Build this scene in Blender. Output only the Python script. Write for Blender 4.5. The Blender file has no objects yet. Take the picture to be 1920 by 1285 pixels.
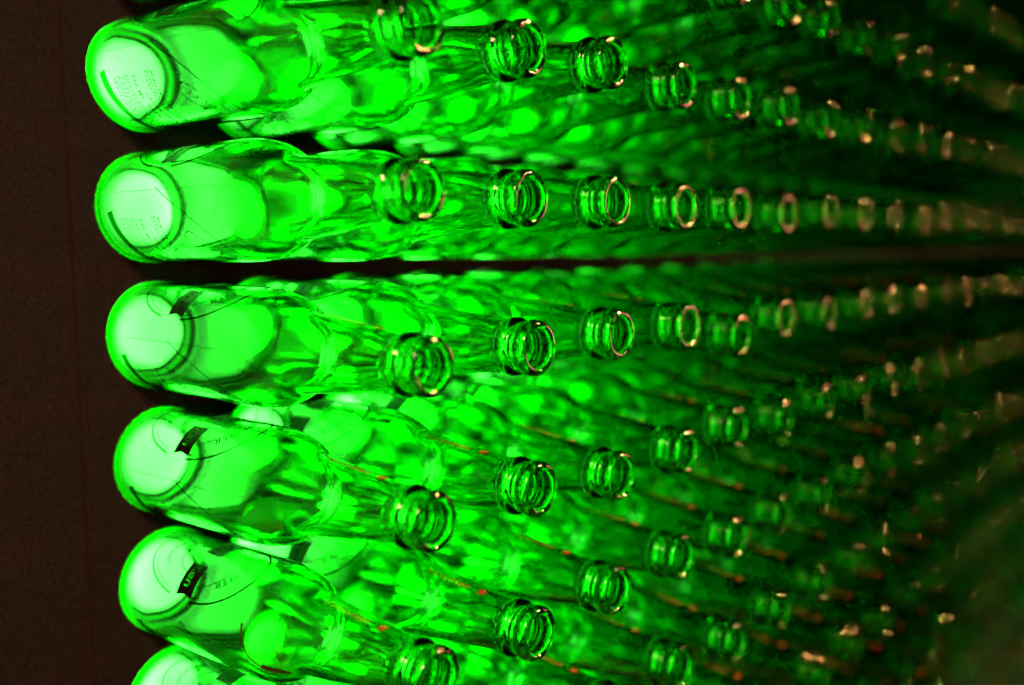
import bpy, bmesh, math, random
from mathutils import Vector, Matrix, geometry
random.seed(11)
S = bpy.context.scene
COL = S.collection

# ------------------------------------------------------------------ camera
# world: X = out of the wall (bottle axis), Y = along the wall away from the lens, Z = up
R_RIGHT = Vector((0.76467233, 0.63869178, -0.01225203))
R_DOWN = Vector((0.04812384, -0.07658243, -0.99587143))
R_FWD = Vector((-0.63699319, 0.76092571, -0.08994436))
CAM = Vector((0.5387951, -0.30926767, -0.09829868))
FPX = 1871.3
cd = bpy.data.cameras.new('camera')
cam = bpy.data.objects.new('camera', cd)
COL.objects.link(cam)
M = Matrix.Identity(4)
for i in range(3):
    M[i][0] = R_RIGHT[i]
    M[i][1] = -R_DOWN[i]
    M[i][2] = -R_FWD[i]
    M[i][3] = CAM[i]
cam.matrix_world = M
cd.sensor_fit = 'HORIZONTAL'
cd.sensor_width = 36.0
cd.lens = FPX / 1920 * 36
cd.clip_start = 0.01
cd.clip_end = 50
cd.dof.use_dof = True
cd.dof.focus_distance = 0.508
cd.dof.aperture_fstop = 2.7
S.camera = cam

# ------------------------------------------------------------------ world, light, exposure
W = bpy.data.worlds.new('World')
S.world = W
W.use_nodes = True
bg = W.node_tree.nodes['Background']
bg.inputs[0].default_value = (1.0, 0.52, 0.28, 1)
bg.inputs[1].default_value = 0.030

def lamp(name, kind, loc, target, energy, color, size, size_y=None, spread=None):
    l = bpy.data.lights.new(name, kind)
    l.energy = energy
    l.color = color
    if kind == 'AREA':
        if size_y:
            l.shape = 'RECTANGLE'
            l.size = size
            l.size_y = size_y
        else:
            l.shape = 'DISK'
            l.size = size
        if spread:
            l.spread = spread
    else:
        l.shadow_soft_size = size
    o = bpy.data.objects.new(name, l)
    COL.objects.link(o)
    o.location = loc
    o.rotation_euler = (Vector(target) - Vector(loc)).to_track_quat('-Z', 'Y').to_euler()
    return o

# warm ceiling downlights of the gallery (they make the paired glints on every lip)
for (x, y, z, e, d, c, sp) in ((3.4, 4.7, 2.5, 190, 0.7, (1.0, 0.40, 0.08), 180),
                               (3.5, 4.6, 2.4, 24.0, 0.9, (1.0, 0.38, 0.11), 15),
                               (4.3, 4.0, 2.7, 5.0, 0.5, (1.0, 0.36, 0.15), 15)):
    lamp('ceiling_downlight', 'AREA', (x, y, z), (0.235, 0.30, -0.50), e, c, d, spread=math.radians(sp))
# added fill light with no visible source, brightens the wall's bare left end
lamp('wall_fill', 'AREA', (1.35, -1.1, 0.95), (0.0, -0.15, -0.2), 1.6, (1.0, 0.52, 0.30), 0.5, spread=math.radians(42))
# pink lit display further down the gallery, mirrored in the flat lips
lamp('pink_display', 'AREA', (1.46, 2.55, -0.15), (0.235, 0.4, -0.1), 16.0, (1.0, 0.20, 0.18), 0.56, 0.50)

S.view_settings.view_transform = 'Standard'
S.view_settings.look = 'None'
S.view_settings.exposure = 0.0
S.view_settings.gamma = 1.0
S.view_settings.use_curve_mapping = False
C = S.cycles
C.max_bounces = 16
C.transmission_bounces = 16
C.glossy_bounces = 8
C.diffuse_bounces = 2
C.transparent_max_bounces = 8
C.caustics_reflective = True
C.caustics_refractive = True
C.blur_glossy = 0.0
C.sample_clamp_direct = 0.0
C.sample_clamp_indirect = 12.0
C.use_denoising = True
C.use_adaptive_sampling = True
C.adaptive_threshold = 0.04

# ------------------------------------------------------------------ materials
def mat(name):
    m = bpy.data.materials.new(name)
    m.use_nodes = True
    nt = m.node_tree
    nt.nodes.clear()
    out = nt.nodes.new('ShaderNodeOutputMaterial')
    return m, nt, out

def glass_material(rough):
    m, nt, out = mat('green_bottle_glass')
    g = nt.nodes.new('ShaderNodeBsdfGlass')
    g.inputs['Color'].default_value = (1, 1, 1, 1)
    at = nt.nodes.new('ShaderNodeAttribute')       # handled outside: slightly scuffed; inside: clean
    at.attribute_name = 'scuffed'
    mu = nt.nodes.new('ShaderNodeMath'); mu.operation = 'MULTIPLY'
    mu.inputs[1].default_value = rough
    nt.links.new(at.outputs['Fac'], mu.inputs[0])
    nt.links.new(mu.outputs[0], g.inputs['Roughness'])
    g.inputs['IOR'].default_value = 1.51
    nt.links.new(g.outputs[0], out.inputs['Surface'])
    v = nt.nodes.new('ShaderNodeVolumeAbsorption')
    v.inputs['Color'].default_value = (0.0, 0.915, 0.03, 1)
    v.inputs['Density'].default_value = 560.0
    nt.links.new(v.outputs[0], out.inputs['Volume'])
    return m

def principled(name, color, rough=0.5, metallic=0.0, noise=None):
    m, nt, out = mat(name)
    p = nt.nodes.new('ShaderNodeBsdfPrincipled')
    p.inputs['Base Color'].default_value = (*color, 1)
    p.inputs['Roughness'].default_value = rough
    p.inputs['Metallic'].default_value = metallic
    nt.links.new(p.outputs[0], out.inputs['Surface'])
    if noise:
        tc = nt.nodes.new('ShaderNodeTexCoord')
        n = nt.nodes.new('ShaderNodeTexNoise')
        n.inputs['Scale'].default_value = noise[0]
        n.inputs['Detail'].default_value = 6
        r = nt.nodes.new('ShaderNodeValToRGB')
        r.color_ramp.elements[0].color = (*noise[1], 1)
        r.color_ramp.elements[1].color = (*noise[2], 1)
        r.color_ramp.elements[0].position = 0.35
        r.color_ramp.elements[1].position = 0.68
        nt.links.new(tc.outputs['Object'], n.inputs['Vector'])
        nt.links.new(n.outputs['Fac'], r.inputs[0])
        nt.links.new(r.outputs[0], p.inputs['Base Color'])
    return m

def led_material():
    m, nt, out = mat('lit_led_diffuser')
    e = nt.nodes.new('ShaderNodeEmission')
    # the diffuser is brightest over the diode in its middle
    tc = nt.nodes.new('ShaderNodeTexCoord')
    ln = nt.nodes.new('ShaderNodeVectorMath'); ln.operation = 'LENGTH'
    mr = nt.nodes.new('ShaderNodeMapRange')
    mr.interpolation_type = 'SMOOTHSTEP'
    mr.inputs['From Min'].default_value = 0.004
    mr.inputs['From Max'].default_value = 0.029
    mr.inputs['To Min'].default_value = 1.0
    mr.inputs['To Max'].default_value = 0.07
    mu = nt.nodes.new('ShaderNodeMath'); mu.operation = 'MULTIPLY'
    oi = nt.nodes.new('ShaderNodeObjectInfo')          # each diode's own drive level
    m2 = nt.nodes.new('ShaderNodeMath'); m2.operation = 'MULTIPLY'
    m2.inputs[1].default_value = LED
    sx = nt.nodes.new('ShaderNodeSeparateColor')
    nt.links.new(oi.outputs['Color'], sx.inputs[0])
    nt.links.new(sx.outputs[0], m2.inputs[0])
    nt.links.new(m2.outputs[0], mu.inputs[1])
    sub = nt.nodes.new('ShaderNodeVectorMath'); sub.operation = 'SUBTRACT'
    cmb = nt.nodes.new('ShaderNodeCombineXYZ')
    nt.links.new(sx.outputs[1], cmb.inputs[1])
    nt.links.new(sx.outputs[2], cmb.inputs[2])
    nt.links.new(tc.outputs['Object'], sub.inputs[0])
    nt.links.new(cmb.outputs[0], sub.inputs[1])
    nt.links.new(sub.outputs[0], ln.inputs[0])
    nt.links.new(ln.outputs['Value'], mr.inputs['Value'])
    nt.links.new(mr.outputs[0], mu.inputs[0])
    nt.links.new(mu.outputs[0], e.inputs['Strength'])
    e.inputs['Color'].default_value = (0.80, 1.0, 0.84, 1)
    nt.links.new(e.outputs[0], out.inputs['Surface'])
    m.cycles.emission_sampling = 'NONE'
    return m

LED = 20.0
M_GLASS = glass_material(0.07)
M_LED = led_material()
M_LED_FAR = bpy.data.materials.new('dim_led_diffuser')
M_LED_FAR.use_nodes = True
M_LED_FAR.node_tree.nodes.clear()
_e = M_LED_FAR.node_tree.nodes.new('ShaderNodeEmission')
_o = M_LED_FAR.node_tree.nodes.new('ShaderNodeOutputMaterial')
_e.inputs[0].default_value = (0.80, 1.0, 0.84, 1)
_e.inputs[1].default_value = 0.3
M_LED_FAR.node_tree.links.new(_e.outputs[0], _o.inputs[0])
M_LED_FAR.cycles.emission_sampling = 'NONE'
M_WALL = principled('dark_painted_panel', (0.02, 0.014, 0.01), 0.75, noise=(800, (0.010, 0.005, 0.0035), (0.046, 0.028, 0.021)))
M_BLACK = principled('black_label_ink', (0.006, 0.004, 0.004), 0.5)
def ink_material():
    m, nt, out = mat('thin_green_label_ink')       # thin print: lit glass shines through it dark green
    d = nt.nodes.new('ShaderNodeBsdfDiffuse')
    t = nt.nodes.new('ShaderNodeBsdfTransparent')
    mx = nt.nodes.new('ShaderNodeMixShader')
    d.inputs[0].default_value = (0.004, 0.03, 0.006, 1)
    t.inputs[0].default_value = (0.01, 0.30, 0.02, 1)
    mx.inputs[0].default_value = 0.6
    nt.links.new(d.outputs[0], mx.inputs[1])
    nt.links.new(t.outputs[0], mx.inputs[2])
    nt.links.new(mx.outputs[0], out.inputs['Surface'])
    return m
M_LINE = ink_material()
M_GOLD = principled('gold_ink', (0.11, 0.08, 0.016), 0.45)
M_RED = principled('red_star_ink', (0.14, 0.010, 0.006), 0.45)
M_SOCKET = principled('black_lamp_socket', (0.01, 0.009, 0.008), 0.6)

def paper_material():
    m, nt, out = mat('pale_green_paper')
    d = nt.nodes.new('ShaderNodeBsdfDiffuse')
    t = nt.nodes.new('ShaderNodeBsdfTranslucent')
    mx = nt.nodes.new('ShaderNodeMixShader')
    d.inputs[0].default_value = (0.25, 0.7, 0.25, 1)
    t.inputs[0].default_value = (0.3, 0.9, 0.3, 1)
    mx.inputs[0].default_value = 0.6
    nt.links.new(d.outputs[0], mx.inputs[1])
    nt.links.new(t.outputs[0], mx.inputs[2])
    nt.links.new(mx.outputs[0], out.inputs['Surface'])
    return m
M_PAPER = paper_material()

# ------------------------------------------------------------------ helpers
def mesh_from(name, verts, faces, material, smooth=False):
    me = bpy.data.meshes.new(name)
    me.from_pydata(verts, [], faces)
    me.materials.append(material)
    if smooth:
        for p in me.polygons:
            p.use_smooth = True
    me.update()
    return me

def link(name, data, parent=None, loc=(0, 0, 0), rot=None):
    o = bpy.data.objects.new(name, data)
    COL.objects.link(o)
    o.parent = parent
    o.location = loc
    if rot is not None:
        o.rotation_euler = rot
    return o

# ------------------------------------------------------------------ the bottle's shape (metres)
LEN = 0.235
OUTER = [  # (axis, radius) from the middle of the base, out and up to the lip
    (0.0060, 0.0), (0.0058, 0.008), (0.0048, 0.016), (0.0028, 0.0215), (0.0008, 0.0238), (0.0001, 0.0252),
    (0.0003, 0.0268), (0.0013, 0.0283), (0.0032, 0.0296), (0.0058, 0.0305), (0.0095, 0.0310), (0.014, 0.0311),
    (0.040, 0.0311), (0.070, 0.0311), (0.098, 0.0311), (0.110, 0.0310), (0.118, 0.0307), (0.125, 0.0300),
    (0.1315, 0.0286), (0.137, 0.0266), (0.1415, 0.0243), (0.1455, 0.0222), (0.1495, 0.0207), (0.154, 0.0199),
    (0.160, 0.0192), (0.172, 0.0179), (0.186, 0.0164), (0.200, 0.0148), (0.210, 0.01385), (0.2145, 0.0135),
    (0.2158, 0.0137), (0.2167, 0.0143), (0.2178, 0.0147), (0.2195, 0.01485), (0.2212, 0.01465), (0.2222, 0.0140),
    (0.2230, 0.01315), (0.2240, 0.0125), (0.2249, 0.0127), (0.2256, 0.0133), (0.2264, 0.0132), (0.2271, 0.0127),
    (0.2279, 0.0127), (0.2287, 0.01345), (0.2297, 0.0140), (0.2309, 0.01415), (0.2322, 0.01405), (0.2334, 0.0137),
    (0.2343, 0.0131), (0.23485, 0.0125), (0.2350, 0.0118)]
INNER = [
    (0.2350, 0.0112), (0.2347, 0.0106), (0.2341, 0.0102), (0.2331, 0.0098), (0.231, 0.0096), (0.224, 0.0095), (0.215, 0.0097),
    (0.205, 0.0107), (0.195, 0.0122), (0.185, 0.0135), (0.172, 0.0149), (0.160, 0.0161), (0.154, 0.0168),
    (0.149, 0.0177), (0.1445, 0.0193), (0.140, 0.0217), (0.135, 0.0244), (0.129, 0.0266), (0.122, 0.0278),
    (0.112, 0.0284), (0.098, 0.0286), (0.070, 0.0286), (0.040, 0.0285), (0.020, 0.0285), (0.0130, 0.0283),
    (0.0090, 0.0274), (0.0063, 0.0258), (0.0050, 0.0236), (0.0054, 0.0200), (0.0076, 0.0140), (0.0090, 0.0070), (0.0094, 0.0)]

def profile_radius(x):
    for (a, ra), (b, rb) in zip(OUTER[5:], OUTER[6:]):
        if a <= x <= b and b > a:
            return ra + (rb - ra) * (x - a) / (b - a)
    return 0.0311

def densify(prof, step):
    """smooth curve through the profile points (Catmull-Rom), finer where it bends"""
    out = [prof[0]]
    n0 = len(prof)
    for i in range(n0 - 1):
        p0, p1, p2, p3 = prof[max(i - 1, 0)], prof[i], prof[i + 1], prof[min(i + 2, n0 - 1)]
        ln = math.hypot(p2[0] - p1[0], p2[1] - p1[1])
        n = max(1, int(round(ln / step)))
        bent = abs((p2[1] - p1[1]) * (p1[0] - p0[0]) - (p2[0] - p1[0]) * (p1[1] - p0[1])) > 1e-9
        if bent and step < 0.006:
            n = max(n, 2)
        l0 = math.hypot(p1[0] - p0[0], p1[1] - p0[1]) or ln
        l2 = math.hypot(p3[0] - p2[0], p3[1] - p2[1]) or ln
        for j in range(1, n + 1):
            t = j / n
            pt = []
            for c in range(2):
                m1 = ((p1[c] - p0[c]) / l0 * ln + (p2[c] - p1[c])) / (2 if i else 1) if i else (p2[c] - p1[c])
                m2 = ((p2[c] - p1[c]) + (p3[c] - p2[c]) / l2 * ln) / 2 if i < n0 - 2 else (p2[c] - p1[c])
                pt.append((2 * t**3 - 3 * t**2 + 1) * p1[c] + (t**3 - 2 * t**2 + t) * m1 + (-2 * t**3 + 3 * t**2) * p2[c] + (t**3 - t**2) * m2)
            out.append((pt[0], max(pt[1], 0.0)) if j < n else p2)
    return out

def bottle_mesh(name, seg, step, seed):
    rnd = random.Random(seed)
    ph = [rnd.uniform(0, 6.28) for _ in range(8)]
    outer = densify(OUTER, step)
    inner = densify(INNER, step)
    prof = [(x, r, 0) for x, r in outer] + [(x, r, 1) for x, r in inner]
    verts, faces, rows = [], [], []
    for x, r, inn in prof:
        if r == 0:
            rows.append([len(verts)])
            verts.append((x, 0, 0))
            continue
        row = []
        for s in range(seg):
            a = 2 * math.pi * s / seg
            rr = r
            if inn and 0.012 < x < 0.205:   # blown glass: the inner wall is never quite even
                w = min(1.0, (x - 0.012) / 0.02, (0.205 - x) / 0.03)
                rr += w * 0.00007 * (math.sin(2 * a + ph[0] + 40 * x) + 0.7 * math.sin(3 * a + ph[1] - 60 * x)
                                     + 0.5 * math.sin(5 * a + ph[2] + 90 * x) + 0.6 * math.sin(130 * x + ph[3]))
            elif not inn and 0.02 < x < 0.20:
                w = min(1.0, (x - 0.02) / 0.03, (0.20 - x) / 0.03)
                rr += w * 0.00003 * (math.sin(2 * a + ph[4] + 30 * x) + math.sin(4 * a + ph[5] - 70 * x))
            row.append(len(verts))
            verts.append((x, -rr * math.cos(a), rr * math.sin(a)))
        rows.append(row)
    for A, B in zip(rows, rows[1:]):
        for s in range(seg):
            t = (s + 1) % seg
            if len(A) == 1:
                faces.append((A[0], B[t], B[s]))
            elif len(B) == 1:
                faces.append((A[s], A[t], B[0]))
            else:
                faces.append((A[s], A[t], B[t], B[s]))
    me = mesh_from(name, verts, faces, M_GLASS, True)
    n_out = (len(outer) - 1) * seg
    bm = bmesh.new()
    bm.from_mesh(me)
    bmesh.ops.recalc_face_normals(bm, faces=bm.faces)
    bm.to_mesh(me)
    bm.free()
    at = me.attributes.new('scuffed', 'FLOAT', 'FACE')
    at.data.foreach_set('value', [(0.25 if p.center.x > 0.205 else (1.0 if seg > 50 else 0.4)) if p.index < n_out + 6 * seg else 0.0 for p in me.polygons])
    return me

GLASS = [bottle_mesh('bottle_glass', 72, 0.004, s) for s in (1, 2, 3)]
GLASS_FAR = bottle_mesh('bottle_glass_far', 40, 0.012, 4)

# ------------------------------------------------------------------ printing on the glass
def wrap(x, phi, off):
    r = profile_radius(x) + off
    return (x, -r * math.cos(phi), r * math.sin(phi))

def text_2d(body, size, shear=0.0, spacing=1.0, bold=0.0):
    cu = bpy.data.curves.new('text', 'FONT')
    cu.body = body
    cu.size = size
    cu.shear = shear
    cu.space_character = spacing
    cu.align_x = 'CENTER'
    cu.resolution_u = 2
    cu.offset = bold
    ob = bpy.data.objects.new('text', cu)
    COL.objects.link(ob)
    bpy.context.view_layer.update()
    ev = ob.evaluated_get(bpy.context.evaluated_depsgraph_get())
    me = ev.to_mesh()
    vs = [(v.co.x, v.co.y) for v in me.vertices]
    fs = [tuple(p.vertices) for p in me.polygons]
    ev.to_mesh_clear()
    bpy.data.objects.remove(ob)
    bpy.data.curves.remove(cu)
    return vs, fs

RB = 0.0311
FRONT = math.radians(72)
CX = 0.075           # label centre along the axis

def arc_line(ax, ab, t0, t1, width, cx, phic, n=48, off=0.00022):
    """a printed line following an oval round (cx, phic); ax, ab: half-axes along and round the bottle"""
    vs, fs = [], []
    for i in range(n + 1):
        t = t0 + (t1 - t0) * i / n
        for s in (-1, 1):
            x = cx + (ax + s * width / 2) * math.cos(t)
            b = (ab + s * width / 2) * math.sin(t)
            vs.append(wrap(x, phic - b / RB, off))
        if i:
            k = 2 * i
            fs.append((k - 2, k - 1, k + 1, k))
    return vs, fs

def path_line(pts, width, off=0.00022, n=10):
    """a thin raised line through (axis, degrees) points"""
    P = []
    for i in range(len(pts) - 1):
        p0 = pts[max(i - 1, 0)]; p1 = pts[i]; p2 = pts[i + 1]; p3 = pts[min(i + 2, len(pts) - 1)]
        for j in range(n):
            t = j / n
            P.append(tuple(0.5 * ((2 * b) + (c - a) * t + (2 * a - 5 * b + 4 * c - d) * t * t + (3 * b - a - 3 * c + d) * t ** 3)
                           for a, b, c, d in zip(p0, p1, p2, p3)))
    P.append(pts[-1])
    vs, fs = [], []
    for i, (x, deg) in enumerate(P):
        q = P[min(i + 1, len(P) - 1)]; o = P[max(i - 1, 0)]
        dx = q[0] - o[0]; db = math.radians(q[1] - o[1]) * RB
        l = math.hypot(dx, db) or 1
        nx, nb = -db / l, dx / l
        for s in (-1, 1):
            vs.append(wrap(x + s * nx * width / 2, math.radians(deg) + s * nb * width / 2 / RB, off))
        if i:
            k = 2 * i
            fs.append((k - 2, k - 1, k + 1, k))
    return vs, fs

def join(*parts):
    V, F = [], []
    for vs, fs in parts:
        n = len(V)
        V += vs
        F += [tuple(i + n for i in f) for f in fs]
    return V, F

def banner_mesh():
    """dark band with the name cut out of it, so that the lit glass shows through the letters"""
    hw, hh = 0.0205, 0.0070
    vs, fs = text_2d('Heineken', 0.0092, 0.12, 1.0, 0.00003)
    vs = [(x, y - 0.0032) for x, y in vs]
    wmax = max(abs(v[0]) for v in vs)
    k = 0.0175 / wmax
    vs = [(x * k, y) for x, y in vs]
    verts, faces = [], []
    N = 20
    for i in range(N + 1):
        u = -hw + 2 * hw * i / N
        e = 0.0
        if i in (0, N):
            e = 0.0
        verts += [Vector((u, -hh)), Vector((u, hh))]
        if i:
            q = 2 * i
            faces.append([q - 2, q, q + 1, q - 1])
    # swallow-tailed ends
    n0 = len(verts)
    verts += [Vector((hw + 0.0022, -hh)), Vector((hw + 0.0008, 0)), Vector((hw + 0.0022, hh)),
              Vector((-hw - 0.0022, -hh)), Vector((-hw - 0.0008, 0)), Vector((-hw - 0.0022, hh))]
    faces += [[2 * N, n0, n0 + 1, n0 + 2, 2 * N + 1], [n0 + 3, 0, 1, n0 + 5, n0 + 4]]
    nrect = len(faces)
    base = len(verts)
    verts += [Vector(v) for v in vs]
    faces += [[i + base for i in f] for f in fs]
    ov, oe, of, mv, me_, mf = geometry.delaunay_2d_cdt(verts, [], faces, 0, 1e-7)
    keep = [f for f, src in zip(of, mf) if src and all(s < nrect for s in src) and abs(sum(ov[i].x for i in f) / 3) > 0.0042]
    vv = [wrap(CX - 0.001 + v.y, FRONT - v.x / RB, 0.0003) for v in ov]
    letters = [tuple(f) for f, src in zip(of, mf) if any(s >= nrect for s in src) and abs(sum(ov[i].x for i in f) / 3) > 0.0042]
    return vv, [tuple(f) for f in keep], letters

def arc_text(body, size, a, b, top=True, spacing=1.1):
    vs, fs = text_2d(body, size, 0, spacing, 0.00004)
    out = []
    rm = (a + b) / 2
    for u, v in vs:
        t = u / rm
        if top:
            out.append(wrap(CX + (a + v) * math.cos(t), FRONT - (b + v) * math.sin(t) / RB, 0.00028))
        else:
            out.append(wrap(CX - (a - v) * math.cos(t), FRONT - (b - v) * math.sin(t) / RB, 0.00028))
    return out, fs

bv, bf, blf = banner_mesh()
D_NAME = mesh_from('banner_lettering', bv, blf, M_LINE)
D_BANNER = mesh_from('label_banner', bv, bf, M_BLACK)
pi = math.pi
lv, lf = join(arc_line(0.0455, 0.0246, -pi * 0.47, pi * 0.47, 0.0012, CX, FRONT),
              arc_line(0.0455, 0.0246, pi * 0.60, pi * 1.40, 0.0012, CX, FRONT),
              arc_line(0.0415, 0.0222, pi * 0.62, pi * 1.38, 0.0004, CX, FRONT),
              arc_line(0.0415, 0.0222, pi * 0.40, pi * 0.48, 0.0005, CX, FRONT),
              arc_line(0.0265, 0.0165, -pi * 0.42, pi * 0.42, 0.0005, CX, FRONT),
              arc_line(0.0200, 0.0110, pi * 0.62, pi * 1.38, 0.0006, CX, FRONT),
              arc_line(0.0215, 0.0125, pi * 0.62, pi * 1.38, 0.0003, CX, FRONT))
D_OUTLINE = mesh_from('label_outline', lv, lf, M_LINE)
D_LETTER = mesh_from('label_lettering', *arc_text('LAGER BEER', 0.0066, 0.0300, 0.0140, True, 1.1), M_LINE)
D_LETTER2 = mesh_from('label_small_lettering', *arc_text('PREMIUM QUALITY', 0.0040, 0.0335, 0.0175, False, 1.0), M_LINE)

# neck: the name in gold running towards the mouth, then a red star
NECK = math.radians(95)
ns, nf = text_2d('Heineken', 0.0066, 0.32, 1.0, 0.00006)
wmin = min(v[0] for v in ns); wmax = max(v[0] for v in ns)
kk = 0.033 / (wmax - wmin)
nv = []
for u, v in ns:
    x = 0.157 + (u - wmin) * kk
    nv.append(wrap(x, NECK + (v - 0.0023) / profile_radius(x), 0.0003))
D_NECK = mesh_from('neck_lettering', nv, nf, M_GOLD)
sv = [wrap(0.1985, NECK, 0.0005)]
for i in range(10):
    rr = 0.0036 if i % 2 == 0 else 0.0015
    a = 2 * pi * i / 10 + pi / 2
    x = 0.1985 + rr * math.cos(a)
    sv.append(wrap(x, NECK + rr * math.sin(a) / profile_radius(x), 0.0004))
D_STAR = mesh_from('star', sv, [(0, 1 + i, 1 + (i + 1) % 10) for i in range(10)], M_RED)

# back: a dark curved bar, lines of small print and the long raised swoosh
def back_print():
    parts = [path_line([(0.0262, -14), (0.0285, -32), (0.0310, -52), (0.0322, -72), (0.0322, -100), (0.0305, -128)], 0.0058)]
    BACK = math.radians(-62)
    rows = [(0.0545, '330 ML  BEER  330 ML', 0.0040), (0.0605, 'LAGER BEER', 0.0036)]
    for x0, t, size in rows:
        vs, fs = text_2d(t, size, 0, 1.15, 0.00006)
        parts.append(([wrap(x0 + v, BACK - u / RB, 0.00025) for u, v in vs], fs))
    rnd = random.Random(5)
    for x0, hh in ((0.0375, 0.0006), (0.0402, 0.0005), (0.0425, 0.0005), (0.0450, 0.0005), (0.0475, 0.0005), (0.0500, 0.0005), (0.0675, 0.0006), (0.0700, 0.0006), (0.0730, 0.0008)):
        d = -104
        while d < -22:
            w = rnd.uniform(1.0, 3.0)
            a0, a1 = math.radians(d), math.radians(d + w)
            parts.append(([wrap(x0 - hh, a0, 0.00025), wrap(x0 - hh, a1, 0.00025), wrap(x0 + hh, a1, 0.00025), wrap(x0 + hh, a0, 0.00025)], [(0, 1, 2, 3)]))
            d += w + rnd.uniform(0.8, 2.4)
    return join(*parts)
D_BACK = mesh_from('back_label', *back_print(), M_LINE)
D_SWOOSH = mesh_from('raised_line', *path_line([(0.072, 6), (0.083, -5), (0.094, -15), (0.104, -27), (0.1125, -41), (0.1185, -57), (0.1215, -75), (0.1190, -96), (0.110, -118)], 0.0007), M_LINE)
D_STAMP = mesh_from('stamp', *join(
    path_line([(0.090, -42), (0.096, -37), (0.103, -45), (0.110, -58), (0.113, -74), (0.108, -80), (0.100, -68), (0.093, -54), (0.090, -42)], 0.0005),
    *[path_line([(x - 0.002, d), (x, d - 2), (x + 0.003, d + 1)], 0.0005) for x, d in ((0.097, -46), (0.100, -52), (0.103, -59), (0.106, -66))]), M_LINE)
D_SEAM = mesh_from('mould_seam', *path_line([(0.030, 4), (0.060, 4), (0.090, 3.6), (0.116, 3.6), (0.132, 4)], 0.00025, 0.0001), M_LINE)

# leftovers of gold foil and a torn paper label on two of the near bottles
D_FOIL = mesh_from('foil_remnant', *join(
    path_line([(0.126, 26), (0.127, 10), (0.130, -6), (0.135, -18)], 0.0011, 0.00035),
    path_line([(0.135, -17), (0.141, -26), (0.147, -38)], 0.0036, 0.0004),
    path_line([(0.146, 12), (0.145, -2), (0.146, -16)], 0.0006, 0.00035)), M_GOLD)
def torn_paper():
    rnd = random.Random(3)
    nx, nb = 9, 9
    vs, fs = [], []
    for i in range(nx + 1):
        for j in range(nb + 1):
            x = 0.070 + 0.038 * i / nx
            d = -142 + 48 * j / nb
            if i in (0, nx): x += rnd.uniform(-0.003, 0.003)
            if j in (0, nb): d += rnd.uniform(-5, 4)
            vs.append(wrap(x, math.radians(d), 0.0004 + rnd.uniform(0, 0.0005)))
    for i in range(nx):
        for j in range(nb):
            k = i * (nb + 1) + j
            fs.append((k, k + 1, k + nb + 2, k + nb + 1))
    return vs, fs
D_PAPER = mesh_from('torn_label', *torn_paper(), M_PAPER)

# ------------------------------------------------------------------ the wall and its lamps
PY, PZ = 0.07221544, 0.07230021
SKEW = {1: (-2.0, 3.5), 2: (-1.0, 2.0), 3: (2.0, 1.5), 4: (2.5, 0.0), 5: (2.2, 0.0)}
def base_pos(r, k):
    """middle of a bottle's base: the rows of openings are not drilled quite true"""
    dy, dz = SKEW.get(r, (-2.0, 3.5) if r < 1 else (3.0, 0.0))
    return Vector((0.0, (k - 1) * PY + dy / 1000, -(r - 1) * PZ + dz / 1000))
X_FRONT = 0.0095     # the bottles' heels sit this deep in round openings of the panel
K0, K1, R0, R1 = 1, 33, -8, 19
def wall_mesh():
    """panel with one round opening for each bottle; lamps lie at the bottom of the openings"""
    vs, fs = [], []
    n = 32
    hy, hz = PY / 2, PZ / 2
    for r in range(R0, R1 + 1):
        for k in range(K0, K1 + 1):
            cy, cz = (k - 1) * PY, -(r - 1) * PZ
            by, bz = base_pos(r, k)[1:]
            b = len(vs)
            for i in range(n):
                a = 2 * math.pi * i / n
                c, s_ = math.cos(a), math.sin(a)
                m = max(abs(c), abs(s_))
                vs.append((X_FRONT, cy + hy * c / m, cz + hz * s_ / m))
            for x, rad in ((X_FRONT, 0.03115), (X_FRONT - 0.0005, 0.03112), (-0.0035, 0.03112)):
                for i in range(n):
                    a = 2 * math.pi * i / n
                    vs.append((x, by + rad * math.cos(a), bz + rad * math.sin(a)))
            for q in range(3):
                for i in range(n):
                    t = (i + 1) % n
                    fs.append((b + q * n + i, b + q * n + t, b + (q + 1) * n + t, b + (q + 1) * n + i))
    ya, yb = (K0 - 1.5) * PY, (K1 - 0.5) * PY
    za, zb = -(R1 - 0.5) * PZ, -(R0 - 1.5) * PZ
    Y0, Y1, Z0, Z1 = -1.6, 6.0, -2.6, 2.2
    for (a, b_, c, d) in ((Y0, ya, Z0, Z1), (yb, Y1, Z0, Z1), (ya, yb, Z0, za), (ya, yb, zb, Z1)):
        b = len(vs)
        vs += [(X_FRONT, a, c), (X_FRONT, b_, c), (X_FRONT, b_, d), (X_FRONT, a, d)]
        fs.append((b, b + 1, b + 2, b + 3))
    b = len(vs)      # back sheet
    vs += [(-0.0035, Y0, Z0), (-0.0035, Y1, Z0), (-0.0035, Y1, Z1), (-0.0035, Y0, Z1)]
    fs.append((b, b + 1, b + 2, b + 3))
    return mesh_from('wall', vs, fs, M_WALL)
wall = link('wall', wall_mesh())
wall['kind'] = 'structure'
jm = principled('dark_red_joint_filler', (0.03, 0.008, 0.005), 0.8)
link('panel_joint', mesh_from('panel_joint', [(X_FRONT + 0.0004, -0.0475, -2.6), (X_FRONT + 0.0004, -0.0452, -2.6), (X_FRONT + 0.0004, -0.0452, 2.2), (X_FRONT + 0.0004, -0.0475, 2.2)], [(0, 1, 2, 3)], jm), wall)

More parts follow.
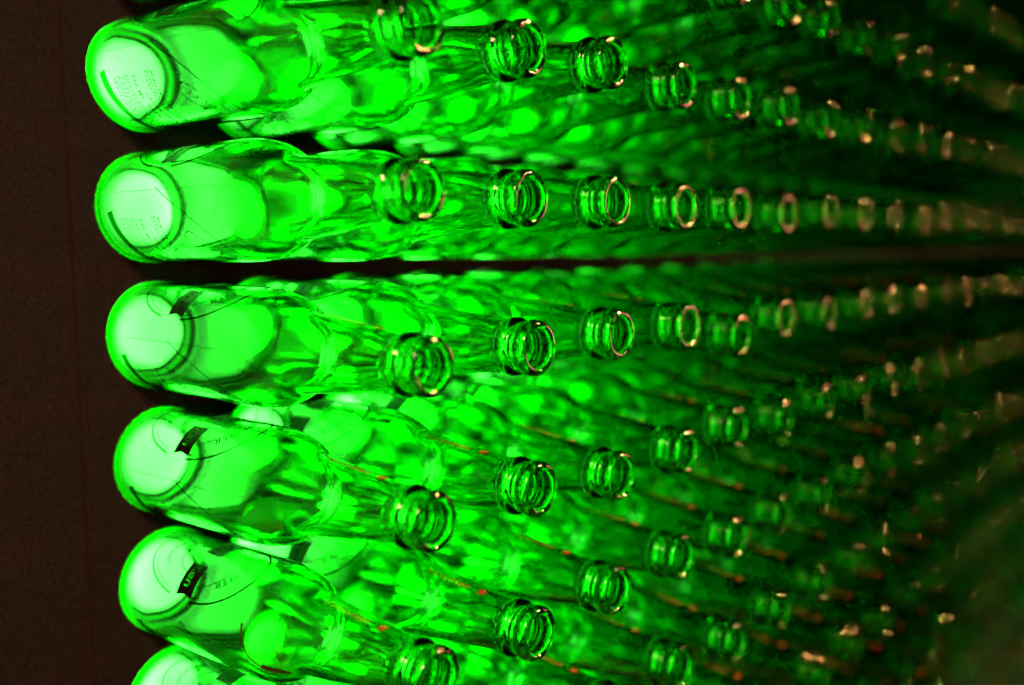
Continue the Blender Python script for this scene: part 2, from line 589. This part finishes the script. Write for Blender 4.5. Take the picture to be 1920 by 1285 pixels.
def disc(r, x, n=32):
    vs = [(x, 0, 0)] + [(x, r * math.cos(2 * pi * i / n), r * math.sin(2 * pi * i / n)) for i in range(n)]
    return vs, [(0, 1 + i, 1 + (i + 1) % n) for i in range(n)]
def puck(r, x0, x1, n=32):
    vs, fs = disc(r, x1, n)
    vs += [(x0, v[1], v[2]) for v in vs[1:n + 1]]
    fs += [(1 + i, 1 + n + i, 1 + n + (i + 1) % n, 1 + (i + 1) % n) for i in range(n)]
    return vs, fs
D_LED = mesh_from('base_light', *puck(0.0296, -0.003, -0.0008), M_LED)

# ------------------------------------------------------------------ which bottles are in view
def project(p):
    d = p - CAM
    z = d.dot(R_FWD)
    return 960 + FPX * d.dot(R_RIGHT) / z, 642.5 + FPX * d.dot(R_DOWN) / z, z

cells = []
for r in range(-7, 19):
    for k in range(1, 34):
        big = 0
        for i in range(9):
            x, y, z = project(Vector((LEN * i / 8, (k - 1) * PY, -(r - 1) * PZ)))
            m = 31.1 * FPX / 1000 / z + 15
            if z > 0.1 and -m < x < 1920 + m and -m < y < 1285 + m:
                big += 1
        if big:
            x, y, z = project(Vector((LEN * 0.6, (k - 1) * PY, -(r - 1) * PZ)))
            cells.append((z, r, k))
cells.sort()
near = cells[:300]
far = cells[300:]

# rim offsets (mm) that the photograph shows: no bottle sits quite straight in its socket
RIM = {(1, 1): (-1.5, -1.2), (1, 2): (-2.0, -1.3), (1, 3): (-2.9, 1.7), (1, 4): (-0.4, -1.4), (1, 5): (-1.0, -1.3), (1, 6): (-0.3, 1.1), (1, 7): (1.1, -1.2), (1, 8): (-0.2, -0.1),
       (2, 1): (-3.3, 1.1), (2, 2): (-2.0, 0.1), (2, 3): (-0.2, 0.7), (2, 4): (0.7, 0.0), (2, 5): (-1.2, 0.9), (2, 6): (-1.5, -1.0), (2, 7): (2.0, 2.3), (2, 8): (1.3, 0.9),
       (3, 1): (0.8, -3.4), (3, 2): (3.1, -1.0), (3, 3): (3.4, 0.7), (3, 4): (5.7, 0.4), (3, 5): (2.6, -10.2), (3, 6): (-3.7, -2.4), (3, 7): (1.1, -3.2), (3, 8): (5.3, -1.7),
       (4, 1): (0.6, -0.2), (4, 2): (3.5, 0.3), (4, 3): (4.4, -6.5), (4, 4): (4.4, -4.2), (4, 5): (-1.9, 1.1),
       (5, 1): (0.7, 0.6), (5, 2): (0.8, -1.4), (5, 3): (-0.7, 2.1), (5, 4): (-1.0, 3.2), (5, 5): (-1.8, -0.7), (5, 6): (-4.0, 0.0),
       (6, 4): (-2.5, 6.2), (6, 5): (-2.0, -1.6), (6, 6): (-3.8, 1.2)}
ROLL = {(1, 1): 9, (2, 1): 8, (3, 1): 0, (4, 1): -1, (5, 1): -9, (6, 1): -9, (4, 2): -14, (5, 2): -16}

ORD = ['zeroth', 'first', 'second', 'third', 'fourth', 'fifth', 'sixth', 'seventh', 'eighth', 'ninth', 'tenth', 'eleventh', 'twelfth',
       'thirteenth', 'fourteenth', 'fifteenth', 'sixteenth', 'seventeenth', 'eighteenth', 'nineteenth', 'twentieth',
       'twenty-first', 'twenty-second', 'twenty-third', 'twenty-fourth', 'twenty-fifth', 'twenty-sixth', 'twenty-seventh', 'twenty-eighth', 'twenty-ninth', 'thirtieth', 'thirty-first', 'thirty-second', 'thirty-third']
NUM = ['zero', 'one', 'two', 'three', 'four', 'five', 'six', 'seven', 'eight', 'nine', 'ten', 'eleven', 'twelve', 'thirteen']
def row_phrase(r):
    if 1 <= r <= 6:
        return {1: 'top row', 6: 'bottom row'}.get(r, ORD[r] + ' row') + ' at left edge'
    if r < 1:
        n = 1 - r
        return '%s row%s above the top left row' % (NUM[n], '' if n == 1 else 's')
    n = r - 6
    return '%s row%s below the bottom left row' % (NUM[n], '' if n == 1 else 's')

# the lamps at the left end burn bright, those further along are turned down
DRIVE = [1, 1, 1, 1, 0.9, 0.66, 0.44, 0.28, 0.18, 0.12, 0.09, 0.07, 0.06]
def add_bottle(r, k, z):
    dy, dz = RIM.get((r, k), (random.gauss(0, 2.0), random.gauss(0, 2.0)))
    roll = ROLL.get((r, k), random.gauss(1, 6))
    root = bpy.data.objects.new('beer_bottle', None)
    COL.objects.link(root)
    root.empty_display_size = 0.02
    root.location = base_pos(r, k)
    ax = (Vector((LEN, (k - 1) * PY + dy / 1000, -(r - 1) * PZ + dz / 1000)) - base_pos(r, k)).normalized()
    q = Vector((1, 0, 0)).rotation_difference(ax)
    root.rotation_mode = 'QUATERNION'
    from mathutils import Quaternion
    # positive roll turns the label away from the lens (towards the far side)
    root.rotation_quaternion = q @ Quaternion((1, 0, 0), -math.radians(roll))
    look = 'unlit' if (r, k) == (0, 1) else 'brightly lit' if k <= 3 else ('dimmer' if k <= 7 else 'blurred dark')
    if k == 1:
        pos = 'leftmost bottle of the ' + row_phrase(r) if 1 <= r <= 6 else 'leftmost bottle, ' + row_phrase(r)
    else:
        pos = '%s from left, ' % ORD[k] + row_phrase(r)
    extra = {(5, 1): ' with gold foil', (4, 1): ' with torn label'}.get((r, k), '')
    root['label'] = '%s green bottle%s, %s' % (look, extra, pos)
    root['category'] = 'bottle'
    root['group'] = 'green bottles mounted in a grid on the wall'
    link('glass', GLASS[(r * 7 + k * 3) % 3] if k <= 8 else GLASS_FAR, root)
    if k <= 8:
        lab = link('label_outline', D_OUTLINE, root)
        link('banner', D_BANNER, lab)
        if k <= 3:
            link('lettering', D_NAME, lab)
        if k <= 4:
            link('lettering', D_LETTER, lab)
            link('lettering', D_LETTER2, lab)
            link('back_label', D_BACK, root)
            link('raised_line', D_SWOOSH, root)
            link('stamp', D_STAMP, root)
            link('mould_seam', D_SEAM, root)
    if k <= 13:
        link('neck_lettering', D_NECK, root)
        link('star', D_STAR, root)
    if (r, k) == (5, 1):
        o = link('foil_remnant', D_FOIL, root); o['label'] = 'strip of gold foil left on the glass'
    if (r, k) == (4, 1):
        o = link('torn_label', D_PAPER, root); o['label'] = 'torn pale paper label'
    led = link('base_light', D_LED, wall, base_pos(r, k))
    d = DRIVE[min(k, len(DRIVE) - 1)] * random.uniform(0.8, 1.2)
    if (r, k) == (0, 1):
        d = 0.03        # this one is out
    led.color = (d, random.uniform(-0.011, 0.009), random.uniform(-0.009, 0.009), 1)   # drive level and where the diode sits

for z, r, k in near:
    add_bottle(r, k, z)

# the remaining ones, far down the wall: one mass of glass
def far_mass():
    base = GLASS_FAR
    bv = [v.co.copy() for v in base.vertices]
    bf = [tuple(p.vertices) for p in base.polygons]
    V, F = [], []
    for z, r, k in far:
        n = len(V)
        t = base_pos(r, k)
        dy, dz = random.gauss(0, 0.008), random.gauss(0, 0.008)
        V += [tuple(v + t + Vector((0, v.x * dy, v.x * dz))) for v in bv]
        F += [tuple(i + n for i in f) for f in bf]
    return V, F
V, F = far_mass()
fm = mesh_from('far_bottles', V, F, M_GLASS, True)
fa = fm.attributes.new('scuffed', 'FLOAT', 'FACE')
fa.data.foreach_set('value', [0.3] * len(fm.polygons))
o = link('far_bottles', fm)
lv2, lf2 = join(*[([tuple(Vector(v) + base_pos(r, k)) for v in dv], df) for (dv, df) in [disc(0.0296, -0.0008, 16)] for z, r, k in far])
fl = link('base_lights', mesh_from('base_lights', lv2, lf2, M_LED_FAR), wall)
fl['kind'] = 'stuff'
o['kind'] = 'stuff'
o['label'] = 'dark blurred mass of green bottles farthest along the wall'
o['category'] = 'bottles'
